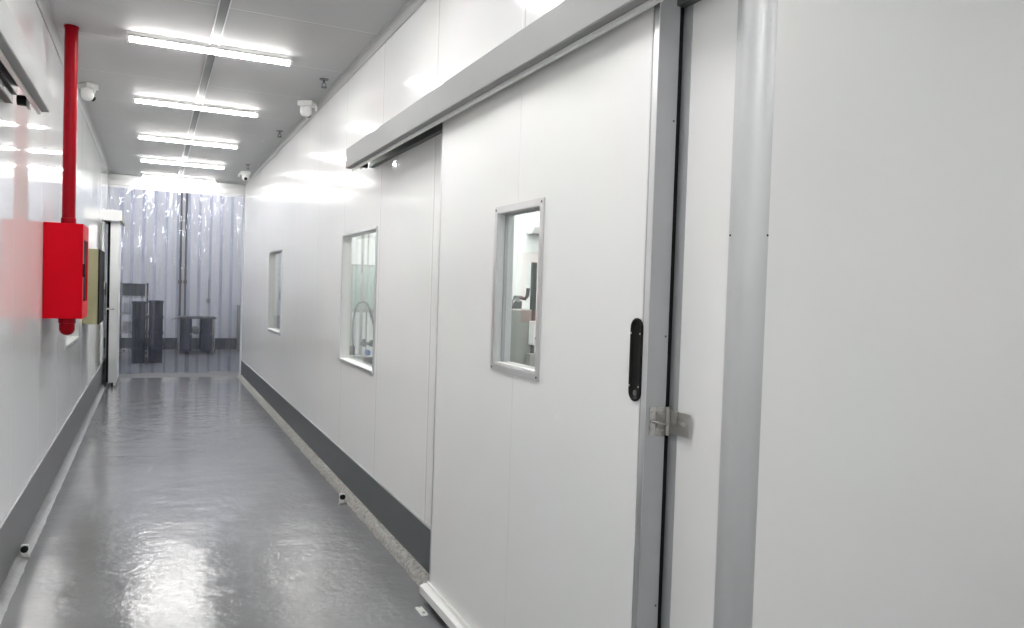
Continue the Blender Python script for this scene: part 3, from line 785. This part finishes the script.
for k in range(4): crate((-0.205, 14.45, 0.002 + k * 0.2605), 0.20, 0.34, 0.26, lev[k] + ' dark bin of the narrow stack in front of the trolley')
for k in range(4): crate((0.055, 14.5, 0.002 + k * 0.2655), 0.22, 0.36, 0.265, lev[k] + ' dark bin of the stack between the trolley and the work table')

tb = thing('work_table', (0.78, 16.25, 0), 'steel topped work table with dark blue side cabinets behind the curtain', 'table')
MB().box((-0.33, -0.30, 0.69), (0.36, 0.30, 0.725), 0.004).build('tabletop', M_dark, tb)
for x in (-0.29, 0.08):
    c_ = MB().box((x, -0.27, 0.06), (x + 0.21, 0.26, 0.689), 0.004).build('cabinet', M_navy, tb)
    MB().box((x + 0.015, -0.276, 0.09), (x + 0.195, -0.2705, 0.66), 0.002).build('cabinet_door', M_navy, c_)
    MB().cyl((x + 0.19, -0.276, 0.40), (x + 0.19, -0.296, 0.40), 0.012, seg=12).build('knob', M_steel, c_, True)
for x in (-0.31, 0.32):
    for y in (-0.27, 0.27): MB().cyl((x, y, 0.0), (x, y, 0.689), 0.016, seg=12).build('leg', M_steel, tb, True)
MB().cyl((0.0, -0.2, 0.45), (0.0, 0.2, 0.45), 0.075, seg=24, bev=0.01).build('drum', M_grey, tb, True)
MB().tube([(-0.32, -0.25, 0.71), (-0.40, -0.25, 0.69), (-0.45, -0.24, 0.66)], 0.014).build('side_bar', M_steel, tb, True)
for k, x in enumerate((0.508, 0.606)):
    t = thing('conduit', (x, YF - 0.03, 0.44), ['steel conduit on the far wall, the one over the table end', 'steel conduit on the far wall, the one towards the wall outlet'][k], 'conduit', 'twin conduits on the far wall')
    MB().cyl((0, 0, 0.02), (0, 0, HC - 0.45), 0.021, seg=14).build('pipe', M_dgrey, t, True)
    MB().cyl((0, 0, 0.93), (0, 0, 1.00), 0.036, seg=16, bev=0.005).build('coupling', M_dgrey, t, True)
sk = thing('wall_outlet', (1.06, YF - 0.001, 0.98), 'small outlet box on the far wall above the work table', 'outlet')
MB().box((-0.035, -0.04, 0), (0.035, 0, 0.09), 0.008).build('box', M_grey, sk)
MB().cyl((0, -0.02, 0.09), (0, -0.02, 0.5), 0.008, seg=10).build('conduit', M_grey, sk, True)
lk = thing('locker', (1.83, 16.85, 0), 'narrow grey locker against the far wall at the corridor wall edge', 'locker')
MB().box((-0.2, -0.2, 0), (0.2, 0.3, 0.95), 0.005).build('body', M_grey, lk)
d_ = MB().box((-0.18, -0.215, 0.05), (0.18, -0.2005, 0.92), 0.003).build('door', M_grey, lk)
MB().box((-0.15, -0.235, 0.45), (-0.13, -0.2155, 0.6), 0.003).build('handle', M_black, d_)

# ------------------------------------------------------------------ side room seen through the door window and the nearer wall window
ac = thing('air_conditioner', (3.90, 7.199, 2.02), 'white air conditioner on the partition wall seen through the door window', 'air conditioner')
MB().prism([(0, 0.0), (-0.14, 0.0), (-0.20, 0.06), (-0.21, 0.20), (-0.18, 0.27), (0, 0.27)], 0, -0.36, 0.40).build('body', M_white, ac, True)
MB().box((-0.34, -0.142, -0.012), (0.38, -0.02, -0.0005), 0.002).build('louvre', M_dgrey, ac)

mc = thing('grey_machine', (2.66, 5.65, 0), 'grey process machine with pipes seen through the door window', 'machine')
MB().box((-0.02, 0, 0.08), (0.20, 0.40, 1.265), 0.012).build('body', M_grey, mc)
for x in (0.01, 0.17):
    for y in (0.05, 0.35): MB().cyl((x, y, 0), (x, y, 0.08), 0.025, seg=12).build('foot', M_dgrey, mc, True)
MB().cyl((0.255, 0.1, 0.0), (0.255, 0.1, 1.66), 0.026, seg=16).build('column', M_dgrey, mc, True)
cb = MB().box((0.17, -0.09, 0.97), (0.29, -0.001, 1.17), 0.008).build('control_box', M_white, mc)
for k in range(2): MB().cyl((0.20 + 0.05 * k, -0.0905, 1.03), (0.20 + 0.05 * k, -0.10, 1.03), 0.012, seg=12).build('button', M_dgrey, cb, True)
MB().box((0.15, -0.08, 0.72), (0.28, -0.001, 0.90), 0.008).build('junction_box', M_grey, mc)
MB().lathe([(0.05, 0), (0.05, 0.06), (0.03, 0.075), (0.02, 0.11)], (0.12, 0.15, 1.265)).build('valve', M_dgrey, mc, True)
MB().tube([(0.12, 0.15, 1.36), (0.16, 0.15, 1.36), (0.20, 0.14, 1.35), (0.215, 0.13, 1.38), (0.22, 0.13, 1.44)], 0.016).build('pipe', M_dgrey, mc, True)
MB().tube([(0.10, 0.12, 1.34), (0.04, 0.05, 1.31), (-0.02, -0.03, 1.27), (-0.045, -0.04, 1.15), (-0.05, -0.04, 1.0), (-0.03, -0.02, 0.86)], 0.008).build('hose', M_hose, mc, True)

hs = thing('hose_stand', (1.67, 6.7, 0), 'pipe stand with looped hose and valves behind the nearer wall window', 'hose stand')
MB().box((-0.15, -0.10, 0), (0.02, 0.10, 0.80), 0.01).build('pump_base', M_grey, hs)
MB().cyl((-0.065, 0.0, 0.80), (-0.065, 0.0, 0.88), 0.03, seg=16, bev=0.004).build('socket', M_dgrey, hs, True)
MB().cyl((0.02, 0.03, 0.0), (0.02, 0.03, 2.2), 0.014, seg=12).build('upright', M_steel, hs, True)
MB().cyl((0.07, 0.03, 0.0), (0.07, 0.03, 2.2), 0.008, seg=12).build('upright', M_steel, hs, True)
pts = [(-0.062, -0.03, 0.86), (-0.068, -0.03, 0.98), (-0.066, -0.03, 1.10), (-0.052, -0.03, 1.20), (-0.02, -0.03, 1.262), (0.02, -0.03, 1.278), (0.055, -0.03, 1.262), (0.085, -0.03, 1.20), (0.105, -0.03, 1.13), (0.125, -0.03, 1.06), (0.132, -0.03, 0.95), (0.132, -0.03, 0.86)]
hb = MB().tube(pts, 0.0085).build('hose', M_hose, hs, True)
MB().cyl((0.085, -0.03, 1.20), (0.108, -0.03, 1.125), 0.014, seg=14).build('hose_clamp', M_dgrey, hb, True)
v_ = MB().cyl((0.0, -0.06, 0.905), (0.13, -0.06, 0.905), 0.014, seg=14); v_.cyl((0.03, -0.06, 0.88), (0.03, -0.06, 0.945), 0.018, seg=14)
v_.cyl((0.10, -0.06, 0.88), (0.10, -0.06, 0.935), 0.02, seg=14)
v_.build('valve', M_dgrey, hs, True)
MB().box((0.025, -0.10, 0.60), (0.14, 0.0, 0.78), 0.01).build('motor', M_dgrey, hs)
MB().cyl((0.05, -0.11, 0.83), (0.05, -0.13, 0.83), 0.026, seg=18, bev=0.004).build('handwheel', M_blue, hs, True)
tk = thing('glass_tank', (1.78, 7.02, 0), 'greenish glass tank panel behind the hose stand', 'tank')
MB().box((-0.11, -0.02, 1.20), (0.16, 0.02, 1.60), 0.004).build('pane', M_tank, tk)
fr = MB().plate(1, -0.024, 0.024, (-0.122, 0.172), (1.17, 1.615), [(-0.1102, 0.1602, 1.1998, 1.6002)])
for x in (-0.118, 0.158): fr.box((x, -0.015, 0.0), (x + 0.012, 0.015, 1.17))
fr.build('frame', M_grey, tk)

hr = thing('hose_reel', (1.72, 11.6, 0), 'grey hose rack standing behind the farther wall window', 'hose rack')
MB().box((-0.12, -0.1, 0), (0.12, 0.1, 0.95), 0.01).build('base', M_grey, hr)
MB().cyl((0.03, 0, 0.95), (0.03, 0, 1.5), 0.014, seg=12).build('post', M_dgrey, hr, True)
MB().tube([(0.03 + 0.06 * math.sin(a / 12 * 2 * PI), -0.03, 1.25 + 0.13 * math.cos(a / 12 * 2 * PI)) for a in range(12)], 0.012).build('hose', M_hose, hr, True)

# ------------------------------------------------------------------ world, camera, view
w = bpy.data.worlds.new('world'); SC.world = w; w.use_nodes = True
w.node_tree.nodes['Background'].inputs['Color'].default_value = (0.8, 0.85, 0.9, 1)
w.node_tree.nodes['Background'].inputs['Strength'].default_value = 0.05

F = 760.0
y = Vector(((153 - 512) / F, (281 - 314) / F, 1.0)); yn = y.normalized()
d = Vector((-0.032, 1.0, 0.0)); d.z = -(d.x * y.x + d.y * y.y); d.normalize()
z = -d
x = yn.cross(z)
rows = (x, yn, z)                     # world axes in camera (right, down, forward) terms
right = Vector([r[0] for r in rows]); down = Vector([r[1] for r in rows]); fwd = Vector([r[2] for r in rows])
cam = bpy.data.cameras.new('camera')
co = bpy.data.objects.new('camera', cam); COL.objects.link(co)
cam.sensor_fit = 'HORIZONTAL'; cam.sensor_width = 36.0; cam.lens = F / 1024 * 36.0
cam.clip_start = 0.02; cam.clip_end = 200
mw = Matrix.Identity(4)
for i in range(3):
    mw[i][0] = right[i]; mw[i][1] = -down[i]; mw[i][2] = -fwd[i]
mw[0][3], mw[1][3], mw[2][3] = 0.0, 0.0, 1.40
co.matrix_world = mw
SC.camera = co
SC.view_settings.view_transform = 'Standard'
SC.view_settings.look = 'None'
SC.view_settings.gamma = 1.0
SC.view_settings.use_curve_mapping = False
SC.view_settings.exposure = 1.08
SC.cycles.use_denoising = True
SC.cycles.max_bounces = 14
SC.cycles.diffuse_bounces = 8
SC.cycles.transparent_max_bounces = 24
SC.cycles.caustics_reflective = True
